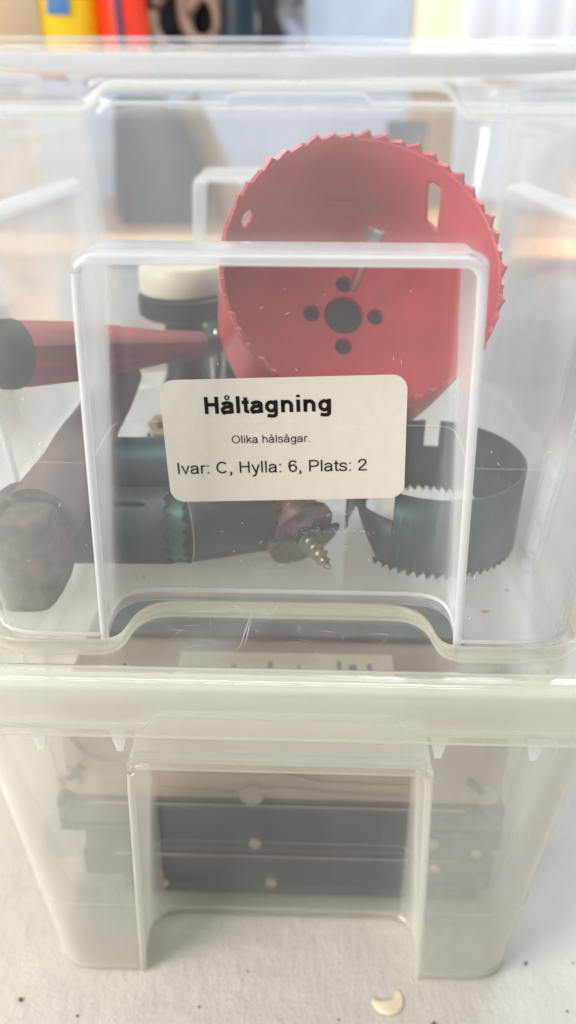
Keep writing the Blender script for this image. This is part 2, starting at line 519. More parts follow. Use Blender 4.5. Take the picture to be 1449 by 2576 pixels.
def glyph(ch, w):
    """advance and strokes (centre lines) in em units; w is the pen width"""
    h = w / 2; X = .519; C = .716
    xh = X - h; ch_ = C - h
    dot = lambda x, y: [(x, y - h * 1.05), (x, y + h * 1.05)]
    bowl_a = [
        spline([(.075, .365), (.13, xh - .03), (.27, xh + .008), (.40, xh - .035), (.43, .36)]) + [(.43, .12)] + spline([(.43, .12), (.445, .04), (.50 - h * .6, 0)]),
        spline([(.43, .315), (.32, .285), (.17, .262), (.085, .20), (.075, .12), (.125, .035), (.22, h - .012), (.34, .06), (.43, .17)])]
    if ch in 'aå':
        g = (.556, list(bowl_a))
        if ch == 'å':
            g[1].append(('pen', .042 if w < .12 else .055, arc(.27, .665, .066 if w < .12 else .078, .066 if w < .12 else .078, 0, 360, 16)))
        return g
    hump = lambda x0, x1: [(x0, .30)] + arc((x0 + x1) / 2, xh - .17, (x1 - x0) / 2, .17, 180, 0) + [(x1, 0)]
    gb = [arc(.26, X / 2 - .005, .26 - .04 - h, X / 2 - h, 0, 360, 24), [(.49 - h, X), (.49 - h, .0)] + spline([(.49 - h, .0), (.47 - h, -.10), (.38, -.19 + h * .6), (.26, -.212 + h), (.13, -.185 + h * .8), (.075, -.11)])]
    if w > .12:
        gb = [arc(.285, X / 2 - .005, .285 - .04 - h, X / 2 - h, 0, 360, 24), [(.545 - h, X), (.545 - h, .0)] + spline([(.545 - h, .0), (.535 - h, -.085), (.40, -.137), (.27, -.142), (.13, -.118)])]
    G = {
        'H': (.722, [[(.08 + h, 0), (.08 + h, C)], [(.64 - h, 0), (.64 - h, C)], [(.08, .385), (.64, .385)]]),
        'l': (.222 if w < .12 else .278, [[((.111 if w < .12 else .139), 0), ((.111 if w < .12 else .139), C)]]),
        'i': (.222 if w < .12 else .278, [[((.111 if w < .12 else .139), 0), ((.111 if w < .12 else .139), X)], [((.111 if w < .12 else .139), .615), ((.111 if w < .12 else .139), C)]]),
        't': (.278 if w < .12 else .333, [[(.09 + h, .66), (.09 + h, .12)] + spline([(.09 + h, .12), (.105 + h, h + .01), (.17 + h, h - .01), (.265 + h * .3, h)]), [(.015, X - h * .85), (.255 + h * .4, X - h * .85)]]),
        'g': (.556 if w < .12 else .611, gb),
        'n': (.556 if w < .12 else .611, [[(.066 + h, 0), (.066 + h, X)], hump(.066 + h, .49 - h + (.055 if w > .12 else 0))]),
        'h': (.556, [[(.066 + h, 0), (.066 + h, C)], hump(.066 + h, .49 - h)]),
        'O': (.778, [arc(.389, C / 2, .345 - h, C / 2 + .01 - h, 0, 360, 32)]),
        'k': (.5, [[(.066 + h, 0), (.066 + h, C)], [(.066 + h, .18), (.44, X)], [(.22, .30), (.47, 0)]]),
        's': (.5, [spline([(.435, .375), (.37, xh - .015), (.25, xh + .01), (.12, xh - .025), (.085, .375), (.13, .305), (.25, .27), (.38, .232), (.43, .15), (.38, .055), (.25, h - .012), (.11, .055), (.065, .155)])]),
        'r': (.333, [[(.066 + h, 0), (.066 + h, X)], spline([(.066 + h, .30), (.13, .43), (.21, xh), (.335, xh - .02)])]),
        '.': (.278, [dot(.139, h)]),
        ':': (.278, [dot(.139, h), dot(.139, X - h)]),
        ',': (.278, [dot(.139, h), [(.15, .03), (.15, -.06), (.09, -.145)]]),
        'I': (.278, [[(.139, 0), (.139, C)]]),
        'v': (.5, [[(.01 + h, X), (.25, .02), (.49 - h, X)]]),
        'y': (.5, [[(.01 + h, X), (.26, .02)], [(.49 - h, X), (.24, -.13)] + spline([(.24, -.13), (.20, -.185), (.13, -.20), (.06, -.185)])]),
        'C': (.722, [arc(.375, C / 2, .325 - h, C / 2 + .01 - h, 42, 318, 28)]),
        '6': (.556, [spline([(.46, .56), (.41, .655), (.29, C - h + .005), (.15, .64), (.085, .46), (.08, .27)]) , arc(.287, .235, .205 - .02, .235 - h + .01, 0, 360, 24)]),
        'P': (.667, [[(.08 + h, 0), (.08 + h, C)], [(.08, ch_), (.40, ch_)] + arc(.40, (ch_ + .33) / 2, .185, (ch_ - .33) / 2, 90, -90) + [(.08, .33)]]),
        '2': (.556, [spline([(.075, .49), (.10, .61), (.20, ch_), (.30, ch_ + .005), (.42, .64), (.445, .53), (.40, .42), (.27, .28), (.13, .15), (.07, h)]), [(.04, h), (.51, h)]]),
        ' ': (.278, []),
        'K': (.667, [[(.08 + h, 0), (.08 + h, C)], [(.08 + h, .24), (.58, C)], [(.27, .42), (.60, 0)]]),
        'E': (.667, [[(.08 + h, 0), (.08 + h, C)], [(.08, h), (.6, h)], [(.08, ch_), (.6, ch_)], [(.08, .37), (.55, .37)]]),
        'A': (.667, [[(.03 + h, 0), (.333, C), (.637 - h, 0)], [(.15, .24), (.52, .24)]]),
    }
    return G[ch]


def lettering(name, text, em, w, origin, xdir, ydir, ndir, mat, parent, lift=.00006, fit=None):
    V, F = [], []; x = 0.0; k = 0
    for ch in text:
        adv, strokes = glyph(ch, w)
        for st in strokes:
            pw = w
            if st[0] == 'pen': pw, st = st[1], st[2]
            pts = [Vector((x + p[0], p[1])) for p in st]
            pts = [p for i, p in enumerate(pts) if i == 0 or (p - pts[i - 1]).length > 1e-5]
            closed = (pts[0] - pts[-1]).length < 1e-4 and len(pts) > 4
            b = len(V); n = len(pts); k += 1
            for i, p in enumerate(pts):
                a = pts[i - 1] if i > 0 else (pts[-2] if closed else pts[0])
                c = pts[i + 1] if i < n - 1 else (pts[1] if closed else pts[-1])
                d1 = (p - a).normalized() if (p - a).length > 1e-6 else (c - p).normalized()
                d2 = (c - p).normalized() if (c - p).length > 1e-6 else d1
                t = (d1 + d2).normalized() if (d1 + d2).length > .1 else d1
                nn = Vector((-t.y, t.x)); m_ = 1 / max(.55, nn.dot(Vector((-d1.y, d1.x))))
                for s in (1, -1):
                    q = p + nn * s * pw * .5 * m_
                    V.append((q.x, q.y, k * 4e-7))
            for i in range(n - 1):
                F.append((b + 2 * i + 1, b + 2 * i + 3, b + 2 * i + 2, b + 2 * i))
        x += adv
    sx = (fit / x) if fit else em
    X, Y, N = Vector(xdir), Vector(ydir), Vector(ndir)
    W = [Vector(origin) + X * (v[0] * sx) + Y * (v[1] * em) + N * (lift + v[2]) for v in V]
    return link(name, W, F, mat, parent, False)


# ------------------------------------------------------------------ setting
V, F = [], []
NX, NY = 60, 60
for j in range(NY + 1):
    for i in range(NX + 1):
        u = i / NX * 2 - 1; v = j / NY
        x = 1.6 * u * abs(u) ** .6; y = -.35 + 1.75 * v ** 1.6
        z = .00035 * noise.noise((x * 22, y * 22, 1.3)) - .00036
        V.append((x, y, z))
for j in range(NY):
    for i in range(NX):
        a = j * (NX + 1) + i
        F.append((a, a + 1, a + NX + 2, a + NX + 1))
o = link('table_surface', V, F, M_PAINT); o['kind'] = 'structure'; thicken(o, .02)
tag(o, 'rough brush-painted off-white surface under the stacked tubs', 'painted surface')
M_WALL = solid('pale_blue_wall', S(212, 222, 238), S(164, 178, 200), 2.6, rough=.8)
o = box('wall', (-1.7, 1.41, -.03), (1.7, 1.46, 1.5), M_WALL, None, .002); o['kind'] = 'structure'

# ------------------------------------------------------------------ the two tubs and the lid
HS = .1452
low = thing('storage_tub', 'milky translucent plastic tub at the bottom, standing on the painted surface', 'plastic tub', (0, 0, 0), 'stacked plastic tubs')
tub_body(low, M_PLLOW, M_PLLOW, M_LEDGELOW, M_BEADLOW, M_PANELLOW); rim(low, M_PLLOW, M_EDGE); recess_frames(low, M_BEADLOW); mould_line(low, M_MOULD, .0405)
upt = thing('storage_tub', 'clear open plastic tub with the white printed sticker, stacked on the lid', 'plastic tub', (0, 0, HS), 'stacked plastic tubs')
tub_body(upt, M_PL, M_PL, M_LEDGE, M_BEAD, M_PL); rim(upt, M_PLRIM, M_EDGE); recess_frames(upt, M_BEAD); mould_line(upt, M_MOULD, .0590)

lid = thing('tub_lid', 'translucent clip-on lid with raised ridge between the two tubs', 'lid', (0, 0, .1375))
zz = .1375


def lid_out(z, off, h=.1385):
    y0 = -.0895 * h - off; y1 = .22 + .0895 * h + off; W = .083 + .1036 * h + off
    return plan(z - zz, W, y0, y1, .023 + off, .0415, .0393, 1e-5, .004, .010, .066, .063, 1e-5)


def lid_in(z, off):
    return plan(z - zz, .083 + off, -off, .22 + off, .02 + off, .0496 - off, .0496 - off - .0035, .0200, .007, .0125,
                .066, .063, .008)


rec = [lid_in(.1446, .0040), lid_in(.1450, .0044), lid_in(.1502, .0058)]
V, F = loft(rec, flip=False)
o = link('ridge', V, F, M_RIDGE, lid, True, 60); thicken(o, .0013)
fl = lid_in(.1446, .0040)
o = link('lid_panel', fl, [tuple(range(len(fl)))], M_LIDTOP, lid, False); thicken(o, .0010)
bord = [lid_in(.1502, .0058), lid_in(.1506, .0066), lid_out(.1506, .0052)]
V, F = loft(bord)
o = link('lid_border', V, F, M_LIDTOP, lid, False); thicken(o, .0011)
sk = [(.1506, .0052), (.1505, .0068), (.1500, .0088), (.1489, .0108), (.1474, .0124), (.1455, .0135), (.1432, .0141), (.1405, .0144), (.1386, .0146), (.1382, .0152), (.1374, .0152)]
V, F = loft([lid_out(z, off) for z, off in sk])
o = link('skirt', V, F, M_LID, lid, True, 60); thicken(o, .0013)
rb = []
for x in (-.0625, -.0414, .0424, .0673):
    bm = bmesh.new()
    yf = -.0268; t = .0024
    prof = [(-t, .1502), (t, .1502), (t, .1375), (.0008, .1302), (-.0008, .1302), (-t, .1375)]
    a = [bm.verts.new((x + px, yf + .0006, z - zz)) for px, z in prof[2:]]
    b = [bm.verts.new((x + px, yf + .0020, z - zz)) for px, z in prof[2:]]
    bm.faces.new(a); bm.faces.new(list(reversed(b)))
    for i in range(4): bm.faces.new((a[i], b[i], b[(i + 1) % 4], a[(i + 1) % 4]))
    bmesh.ops.recalc_face_normals(bm, faces=bm.faces)
    link_bm('rib', bm, M_EDGE, lid, False)
# scratches on the lid's front tab and on the tub
it = []
for k in range(24):
    x = random.uniform(-.036, .036); y = random.uniform(-.014, .012); a = random.choice((random.gauss(1.3, .25), random.gauss(.1, .3), random.gauss(2.4, .4))); L = random.uniform(.001, .010)
    it.append(((x, y, .1507 - zz), (x + L * math.cos(a), y + L * math.sin(a) * .6, .1507 - zz), random.uniform(.00004, .00011), (0, 0, 1)))
it += [((-.011, -.010, .1508 - zz), (-.0085, .011, .1508 - zz), .00026, (0, 0, 1)), ((-.0095, -.008, .1508 - zz), (-.0083, .010, .1508 - zz), .00025, (0, 0, 1)), ((-.034, .008, .1508 - zz), (-.008, .0125, .1508 - zz), .0002, (0, 0, 1))]
slivers('scratch_marks', it, M_SCR, lid)
it = []
for x0, x1, z, dens in ((-.030, -.018, .1066, 16), (-.012, .004, .1068, 12), (.003, .018, .1066, 16)):
    for k in range(dens):
        x = random.uniform(x0, x1); L = random.uniform(.001, .0035); y = -.0066 + random.gauss(0, .0005)
        it.append(((x, y, ZL + .00195), (x + L, y + random.gauss(0, .0003), ZL + .002), .0002, (0, -.3, .95)))
for k in range(46):
    x = random.uniform(-.034, .037); z = random.uniform(.008, .098); L = random.uniform(.0004, .0022); a = random.uniform(0, 6.28)
    if -.036 < x < .037 and .034 < z < .074: continue
    it.append(((x, .0238, z), (x + L * math.cos(a), .0238, z + L * math.sin(a)), random.uniform(.0001, .0003), (0, -1, 0)))
for k in range(26):
    x = random.uniform(.0045, .028); z = .0255 + random.gauss(0, .0004)
    it.append(((x, .0238, z), (x + random.uniform(.0004, .0016), .0238, z + random.gauss(0, .0003)), .0002, (0, -1, 0)))
for k in range(14):
    x = random.choice((-1, 1)) * random.uniform(.05, .085); z = random.uniform(.01, .09); L = random.uniform(.0006, .002); a = random.uniform(.5, 2.4)
    y = -.0895 * z - .0002
    it.append(((x, y, z), (x + L * math.cos(a), y - .0895 * L * math.sin(a), z + L * math.sin(a)), .0002, (0, -1, 0)))
slivers('scratch_marks', it, M_SCR, upt)

# sticker with its print
A = math.radians(2.2); ca, sa = math.cos(A), math.sin(A)
lx = Vector((ca, 0, sa)); lz = Vector((-sa, 0, ca)); ln = Vector((0, -1, 0))
c0 = Vector((.0005, .0238, .1991 - HS))
pts = []
hw, hh, r = .0338, .0184, .0042
for cx_, cz_, a0 in ((hw - r, hh - r, 0), (-hw + r, hh - r, 90), (-hw + r, -hh + r, 180), (hw - r, -hh + r, 270)):
    for k in range(9):
        a = math.radians(a0 + 90 * k / 8); pts.append(c0 + lx * (cx_ + r * math.cos(a)) + lz * (cz_ + r * math.sin(a)))
st = link('sticker', pts, [tuple(range(len(pts)))], M_LABEL, upt, False)
thicken(st, .00012, 0); st['label'] = 'white rounded paper sticker with black Swedish lettering'
off = ln * .00012
lettering('lettering', 'Håltagning', .0069, .148, c0 + lx * -.0223 + lz * .0085 + off, lx, lz, ln, M_INK, st, fit=.0358)
lettering('lettering', 'Olika hålsågar.', .0033, .080, c0 + lx * -.0150 + lz * -.0004 + off, lx, lz, ln, M_INK, st, fit=.0223)
lettering('lettering', 'Ivar: C, Hylla: 6, Plats: 2', .00496, .085, c0 + lx * -.0314 + lz * -.0095 + off, lx, lz, ln, M_INK, st, fit=.0546)

# moulded emblem in the floor of the upper tub
V, F = [], []
cx_, cy_, zf = -.0040, .039, .0047
N = 40
rect = []
for j in range(N):
    a = 2 * PI * j / N; c, s = math.cos(a), math.sin(a)
    k = min(.0068 / max(abs(c), 1e-6), .0042 / max(abs(s), 1e-6))
    V.append((cx_ + k * c, cy_ + k * s, zf)); V.append((cx_ + .0066 * c, cy_ + .0036 * s, zf))
for j in range(N):
    F.append((2 * j, (2 * j + 2) % (2 * N), (2 * j + 3) % (2 * N), 2 * j + 1))
o = link('emblem', V, F, M_MOULD, upt, False); thicken(o, .0002)
lettering('emblem_letters', 'IKEA', .0040, .17, (cx_ - .0048, cy_ - .0014, zf + .0002), (1, 0, 0), (0, 1, 0), (0, 0, 1), M_MOULD, upt)

FL = HS + .0046      # inner floor of the upper tub


# ------------------------------------------------------------------ hole saws
def teeth_ring(R, depth, nt, th, lean=.35):
    V, F = [], []
    for t in range(nt):
        h = th * (1.0, .62, .85)[t % 3]; rr = R + (.0003, -.0004, -.0001)[t % 3]
        b = len(V)
        for fr, z, r_ in ((0.03, depth - .0007, R - .0001), (.97, depth - .0007, R - .0001), (.97, depth + .00005, R - .0001), (lean, depth + h, rr), (.03, depth + .00005, R - .0001)):
            a = 2 * PI * (t + fr) / nt
            V.append(Vector((r_ * math.cos(a), r_ * math.sin(a), z)))
        F.append((b, b + 1, b + 2, b + 3, b + 4))
    return V, F


def saw_wall(R, depth, nt, th, slots=(), gap=None, nz=14, lean=.35, teeth=None, nper=3, skew=0):
    """open cup wall with saw teeth along z = depth; slots are (angle, half angle, z0, z1)"""
    nth = nt * nper
    V, F = [], []
    idx = {}

    def vid(i, j, p):
        key = (i % nth, j)
        if key not in idx: idx[key] = len(V); V.append(p)
        return idx[key]

    def P(i, z, j):
        a = 2 * PI * i / nth + skew * (z - depth / 2)
        return vid(i, j, Vector((R * math.cos(a), R * math.sin(a), z)))
    for i in range(nth):
        a = 2 * PI * (i + .5) / nth
        if gap and gap[0] < a < gap[1]: continue
        for j in range(nz):
            z0 = depth * j / nz; z1 = depth * (j + 1) / nz; zm = (z0 + z1) / 2
            skip = False
            for (sa_, sh, s0, s1) in slots:
                da = (a - sa_ + PI) % (2 * PI) - PI
                u = abs(da) / sh; v = abs(zm - (s0 + s1) / 2) / ((s1 - s0) / 2)
                if u < 1 and v < 1 and (max(u - .3, 0) / .7) ** 2 + (max(v - .65, 0) / .35) ** 2 < 1: skip = True
            if skip: continue
            F.append((P(i, z0, j), P(i + 1, z0, j), P(i + 1, z1, j + 1), P(i, z1, j + 1)))
    if teeth is not None: F2 = F; F = teeth
    for t in range(nt):
        i0 = t * nper
        if gap and (gap[0] < 2 * PI * (i0 + .5) / nth < gap[1] or gap[0] < 2 * PI * (i0 + nper - .5) / nth < gap[1]): continue
        a = 2 * PI * (i0 + nper * lean) / nth
        rr = R + (.0004, -.0002, .0001)[t % 3]
        tip = len(V); V.append(Vector((rr * math.cos(a), rr * math.sin(a), depth + th)))
        for k in range(nper):
            F.append((P(i0 + k, depth, nz), P(i0 + k + 1, depth, nz), tip))
    return V, (F if teeth is None else F2)


def disc_with_holes(R, holes, z=0):
    bm = bmesh.new(); es = []
    for (x, y, r, n) in [(0, 0, R, 72)] + holes:
        vs = [bm.verts.new((x + r * math.cos(2 * PI * k / n), y + r * math.sin(2 * PI * k / n), z)) for k in range(n)]
        for k in range(n): es.append(bm.edges.new((vs[k], vs[(k + 1) % n])))
    bmesh.ops.triangle_fill(bm, edges=es, use_beauty=True)
    return bm


# the big red one
base = Vector((.0180, .0850, .2195)); mouth = Vector((.0224, .0540, .2412))
m = frame(base, mouth - base)
red = thing('hole_saw', 'large red toothed cup lying open towards the front behind the sticker', 'hole saw', mat=m, group='hole saws in the clear tub')
ax = (mouth - base).length
V, F = saw_wall(.0418, ax - .0004, 50, .0022, teeth=[], nper=4, slots=((math.radians(50), .070, .008, .029), (math.radians(146), .055, .013, .024)), nz=26, skew=7.0)
o = link('cup_wall', V, F, M_RED, red, True, 35); thicken(o, .0012, -1)
V, F = teeth_ring(.0418, ax - .0004, 50, .0030)
o = link('teeth', V, F, M_TOOTH, red, False); thicken(o, .0010, -1)
bm = disc_with_holes(.0414, [(0, 0, .0066, 32)] + [(.0108 * math.cos(a), .0108 * math.sin(a), .0029, 16) for a in (0, PI / 2, PI, 3 * PI / 2)])
o = link_bm('back_plate', bm, M_RED, red, False); thicken(o, .003, 0)
# dark cup pressed against its back
m2 = frame(base - (mouth - base).normalized() * .0245, mouth - base)
d = thing('hole_saw', 'black cup seen through the holes of the big red hole saw', 'hole saw', mat=m2, group='hole saws in the clear tub')
V, F = lathe([(.0, 0), (.022, 0), (.0235, .002), (.0235, .021), (.022, .0225), (.016, .0227), (.0, .0227)], 40)
link('cup_wall', V, F, M_BLACK, d)
# loose arbor nut and pin in the red cup
nm = frame((.0205, .0800, .2290), (.0068, -.0035, .0195))
ar = thing('arbor_pin', 'small silver pin with a nut leaning inside the red hole saw', 'pin', mat=nm)
V, F = lathe([(.0, 0), (.0013, .0004), (.0016, .002), (.0016, .019), (.0012, .0195), (0, .0196)], 14)
link('shaft', V, F, M_BRIGHT, ar)
V, F = lathe([(.0018, .0168), (.0031, .0172), (.0031, .0208), (.002, .0216), (.0, .0218)], 6)
link('nut', V, F, M_BRIGHT, ar, False)


def lying_saw(x0, x1, r, y, z, yaw, mat, label, nt=26, closed=True, th=.0022, slot=True, rimline=False):
    m = frame((x0, y, z), (math.cos(yaw), math.sin(yaw), 0), (0, 0, 1))
    t = thing('hole_saw', label, 'hole saw', mat=m, group='hole saws in the clear tub')
    L = x1 - x0
    V, F = saw_wall(r, L, nt, th, slots=((math.radians(30), .050, .003, L - .006),) if slot is True else (), nz=16)
    o = link('cup_wall', V, F, mat, t, True, 35); thicken(o, .0009, -1)
    if rimline:
        V, F = tube([(r * 1.004 * math.cos(2 * PI * q / 48), r * 1.004 * math.sin(2 * PI * q / 48), -.0002) for q in range(49)], .00022, 8, False)
        link('steel_edge_ring', V, F, M_BRIGHT, t)  # thin bright-steel ring round the back end of the cup
    if closed:
        V, F = lathe([(0, -.0005), (r * .96, -.0005), (r * .995, .0006), (r * .9, .0022), (0, .0022)], 40)
        link('back_plate', V, F, mat, t)
    return t


lying_saw(-.0668, -.0378, .0124, .0405, FL + .0126, .03, M_DARK2, 'teal black small hole saw lying beside the rusty hammer head', 18, th=.0028)
lying_saw(-.0640, -.0350, .0125, .0610, FL + .0215, .02, M_DARK, 'dark hole saw lying behind the small teal one, teeth to the right', 19, slot=False, th=.0028)
M_TEALB = solid('bright_teal_steel', S(58, 112, 102), S(30, 66, 64), 40, rough=.35, metal=.3)
lying_saw(-.0400, -.0325, .0106, .0420, FL + .0105, .05, M_TEALB, 'short green toothed ring nested in the open end of its neighbour', 16, slot=False, th=.0024)
lying_saw(-.0318, -.0062, .0132, .0425, FL + .0134, .34, M_DARK, 'dark blue hole saw lying under the sticker, teeth by the drill bit', 19, slot=False, rimline=True, th=.0026)
# upright dark cup hidden mostly behind the sticker
m = frame((-.0145, .0850, FL), (0, 0, 1))
t = thing('hole_saw', 'dark hole saw standing upright behind the left half of the sticker', 'hole saw', mat=m, group='hole saws in the clear tub')
V, F = saw_wall(.0235, .0315, 44, .002, slots=((math.radians(250), .09, .006, .022),), nz=12)
o = link('cup_wall', V, F, M_DARK, t, True, 35); thicken(o, .001, -1)
V, F = lathe([(0, .0002), (.0225, .0002), (.0225, .0024), (0, .0024)], 40)
link('back_plate', V, F, M_DARK, t)

# the split ring on the right: teeth down, notch and cut end on the left, slot at the back
ringc = Vector((.0490, .0600, FL + .0022))
rg = thing('saw_ring', 'wide dark saw band with a cut end and a square notch, standing on its teeth', 'saw ring', ringc, 'hole saws in the clear tub', Matrix.Translation(ringc + Vector((0, 0, .0024))) @ Matrix.Rotation(math.radians(4.6), 4, 'X'))
R = .0283; H = .0262
V, F = [], []
n = 150


def ring_top(deg):      # 0 = to the right, 90 = to the back, 270 = to the front
    if 80 <= deg <= 91: return .0160      # slot at the back
    if 213 <= deg <= 237: return .0160      # square notch
    return H


def ring_bot(deg):
    if 178 < deg < 228: return min(.0140, .0140 * (228 - deg) / 22.0)
    return 0


for i in range(n + 1):
    deg = 184 - 356 * i / n
    deg %= 360
cols = []
i = 0
STEP = 1.5
k = 0
deg = 203.0
while deg < 203 + 352:
    cols.append(deg); deg += STEP
for a_, b_ in zip(cols, cols[1:]):
    am, bm_ = a_ % 360, b_ % 360
    mid = ((a_ + b_) / 2) % 360
    tz = ring_top(mid)
    q = []
    p = lambda dg, z: Vector((R * math.cos(math.radians(dg)), R * math.sin(math.radians(dg)), z))
    b = len(V)
    V += [p(a_, ring_bot(am)), p(b_, ring_bot(bm_)), p(b_, tz), p(a_, tz)]
    F.append((b, b + 1, b + 2, b + 3))
    if ring_bot(mid) < .003:
        if k % 4 == 0:
            b = len(V); c_ = a_ + 4 * STEP
            V += [p(a_, 0), p(c_, 0), p(a_ + 1.1 * STEP, -.0024)]
            F.append((b, b + 2, b + 1))
        k += 1
bm = bmesh.new()
vs = [bm.verts.new(v) for v in V]
for f in F: bm.faces.new([vs[i_] for i_ in f])
bmesh.ops.remove_doubles(bm, verts=bm.verts, dist=2e-5)
bmesh.ops.recalc_face_normals(bm, faces=bm.faces)
o = link_bm('band', bm, M_DARK, rg, True, 35); thicken(o, .0009, 0)
bm = bmesh.new()
box_bm(bm, (-.0284, -.0010, .012), (-.0262, .0012, .0245), None, .0003)
box_bm(bm, (-.0275, -.0012, .0235), (-.0190, .0010, .0262), None, .0003)
link_bm('tab', bm, M_BLACK, rg, False)

# ------------------------------------------------------------------ auger bit with screw tip
tip = Vector((.0146, .0280, FL + .0050)); head = Vector((.0070, .0395, FL + .0108))
m = frame(head, tip - head)
ag = thing('auger_bit', 'steel wood auger bit with maroon body and threaded lead screw tip', 'drill bit', mat=m)
V, F = lathe([(.0, -.030), (.0035, -.030), (.0042, -.029), (.0045, -.014), (.0078, -.010), (.0080, -.0042), (.0, -.0042)], 28)
link('holder', V, F, M_MAROON, ag)
V, F = lathe([(.0, 0), (.0080, 0), (.0086, .0008), (.0086, .0062), (.0082, .0066), (.0082, .0078), (.0086, .0082), (.0086, .019), (0, .019)], 32)
V = tf(V, m.inverted() @ frame((.0095, .0455, FL + .0112), (-.019, .0030, .0008)))
link('body', V, F, M_MAROON, ag)


def half_disc(a0, a1, z0, z1, r):
    r *= 1.12
    bm = bmesh.new(); N = 18
    lo = [bm.verts.new((0, 0, z0))] + [bm.verts.new((r * math.cos(a0 + (a1 - a0) * k / N), r * math.sin(a0 + (a1 - a0) * k / N), z0)) for k in range(N + 1)]
    hi = [bm.verts.new((v.co.x, v.co.y, z1)) for v in lo]
    bm.faces.new(list(reversed(lo))); bm.faces.new(hi)
    for k in range(len(lo)):
        bm.faces.new((lo[k], lo[(k + 1) % len(lo)], hi[(k + 1) % len(lo)], hi[k]))
    bmesh.ops.recalc_face_normals(bm, faces=bm.faces)
    return bm


link_bm('cutter', half_disc(math.radians(-75), math.radians(112), -.0042, -.0022, .0098), M_STEEL, ag, False)
link_bm('cutter', half_disc(math.radians(162), math.radians(345), -.0018, .0000, .0118), M_STEEL, ag, False)
rings = []
L = (tip - head).length; N = 24
for i in range(121):
    u = i / 120; z = u * L
    r0 = .0042 * (1 - u) ** .62 + .0002
    row = []
    for j in range(N):
        a = 2 * PI * j / N
        ph = (z / .0026 - j / N) % 1.0
        th = max(0, 1 - abs(ph - .5) / .28)
        r_ = r0 * (.70 + .42 * th ** .7)
        row.append(Vector((r_ * math.cos(a), r_ * math.sin(a), z - .0003)))
    rings.append(row)
V, F = loft(rings); F.append(tuple(range(120 * N, 121 * N)))
link('lead_screw', V, F, M_SCREW, ag, True, 60)
V, F = lathe([(0, -.0018), (.0040, -.0018), (.0042, .0004), (.0034, .0014), (0, .0015)], 20)
link('collar', V, F, M_BLACK, ag)

# ------------------------------------------------------------------ rusty hammer
hm = thing('hammer', 'old rusty hammer head with a grimy wooden handle in the front left corner', 'hammer', (-.0755, .0195, FL - .0002))
rings = []
N = 72; H_ = .0318
for i in range(49):
    u = i / 48; z = u * H_
    # bottom rounded, waist slightly narrower on top
    k = math.sqrt(max(0, 1 - (1 - min(u / .16, 1)) ** 2)) * .35 + .65 if u < .16 else 1
    kt = 1 if u < .9 else 1 - .25 * ((u - .9) / .1) ** 2
    rx = (.0106 + .0012 * math.sin(u * 3.1)) * k * kt; ry = .0132 * k * kt
    row = []
    for j in range(N):
        a = 2 * PI * j / N; c, s = math.cos(a), math.sin(a)
        e = 2 / 4.2
        x = rx * math.copysign(abs(c) ** e, c); y = ry * math.copysign(abs(s) ** e, s)
        p = Vector((x + .0015 * (u - .5), y + .0030 * u, z))
        nz_ = noise.noise(p * 110) * .0005 + noise.noise(p * 260) * .00035 + noise.noise(p * 600) * .0003
        p += Vector((c, s, 0)) * nz_
        row.append(p)
    rings.append(row)
V, F = loft(rings); F.append(tuple(reversed(range(N)))); F.append(tuple(range(48 * N, 49 * N)))
link('head', V, F, M_RUST, hm, True, 50)
pts, rad = [], []
for i in range(15):
    u = i / 14
    p = Vector((.0050, .0030, .0250)).lerp(Vector((.0165, .0720, .0475)), u)
    pts.append(p); rad.append(.0112 - .0044 * u ** .8 + .0003 * math.sin(u * 17))
V, F = tube(pts, rad, 22)
V = [v + Vector((0, 0, 1)) * noise.noise(v * 170) * .0005 for v in V]
link('handle', V, F, M_OLDWOOD, hm, True, 60)
V, F = tube([(-.0150, -.0080, .0270), (-.0085, -.0075, .0290), (-.0045, -.0060, .0310), (-.0030, -.0035, .0330)], [.0034, .0040, .0036, .0014], 14)
V = [v + Vector((noise.noise(v * 300), noise.noise(v * 310), noise.noise(v * 330))) * .0007 for v in V]
link('claw', V, F, M_RUST, hm, True, 60)

# ------------------------------------------------------------------ red handled tool
a0 = Vector((-.0850, .0360, .2190)); a1 = Vector((-.0335, .1040, .2042))
m = frame(a0, a1 - a0, (0, 0, 1))
rh = thing('chisel', 'red painted wooden tool handle with a dark end cap leaning along the left', 'chisel', mat=m)
Lh = (a1 - a0).length
prof = [(.0096, .006), (.0098, .012), (.0093, .03), (.0076, .05), (.0058, .068), (.0050, Lh)]
V, F = [], []
rings = []
for r_, z in prof:
    row = []
    for j in range(32):
        a = 2 * PI * j / 32
        # eight soft flats
        k = 1 / math.cos(((a + PI / 8) % (PI / 4)) - PI / 8)
        row.append(Vector((r_ * (.955 * k * .6 + .4) * math.cos(a), r_ * (.955 * k * .6 + .4) * math.sin(a), z)))
    rings.append(row)
V, F = loft(rings)
F.append(tuple(range(5 * 32, 6 * 32)))
link('handle', V, F, M_REDWOOD, rh, True, 30)
V, F = lathe([(0, -.0012), (.0045, -.0008), (.0082, .0010), (.0100, .0045), (.0103, .0085), (.0098, .0096)], 32)
link('end_cap', V, F, M_GRIP, rh)
V, F = lathe([(.0046, Lh - .001), (.0046, Lh + .006), (.003, Lh + .008), (.003, Lh + .030), (0, Lh + .030)], 20)
link('shank', V, F, M_BLACK, rh)

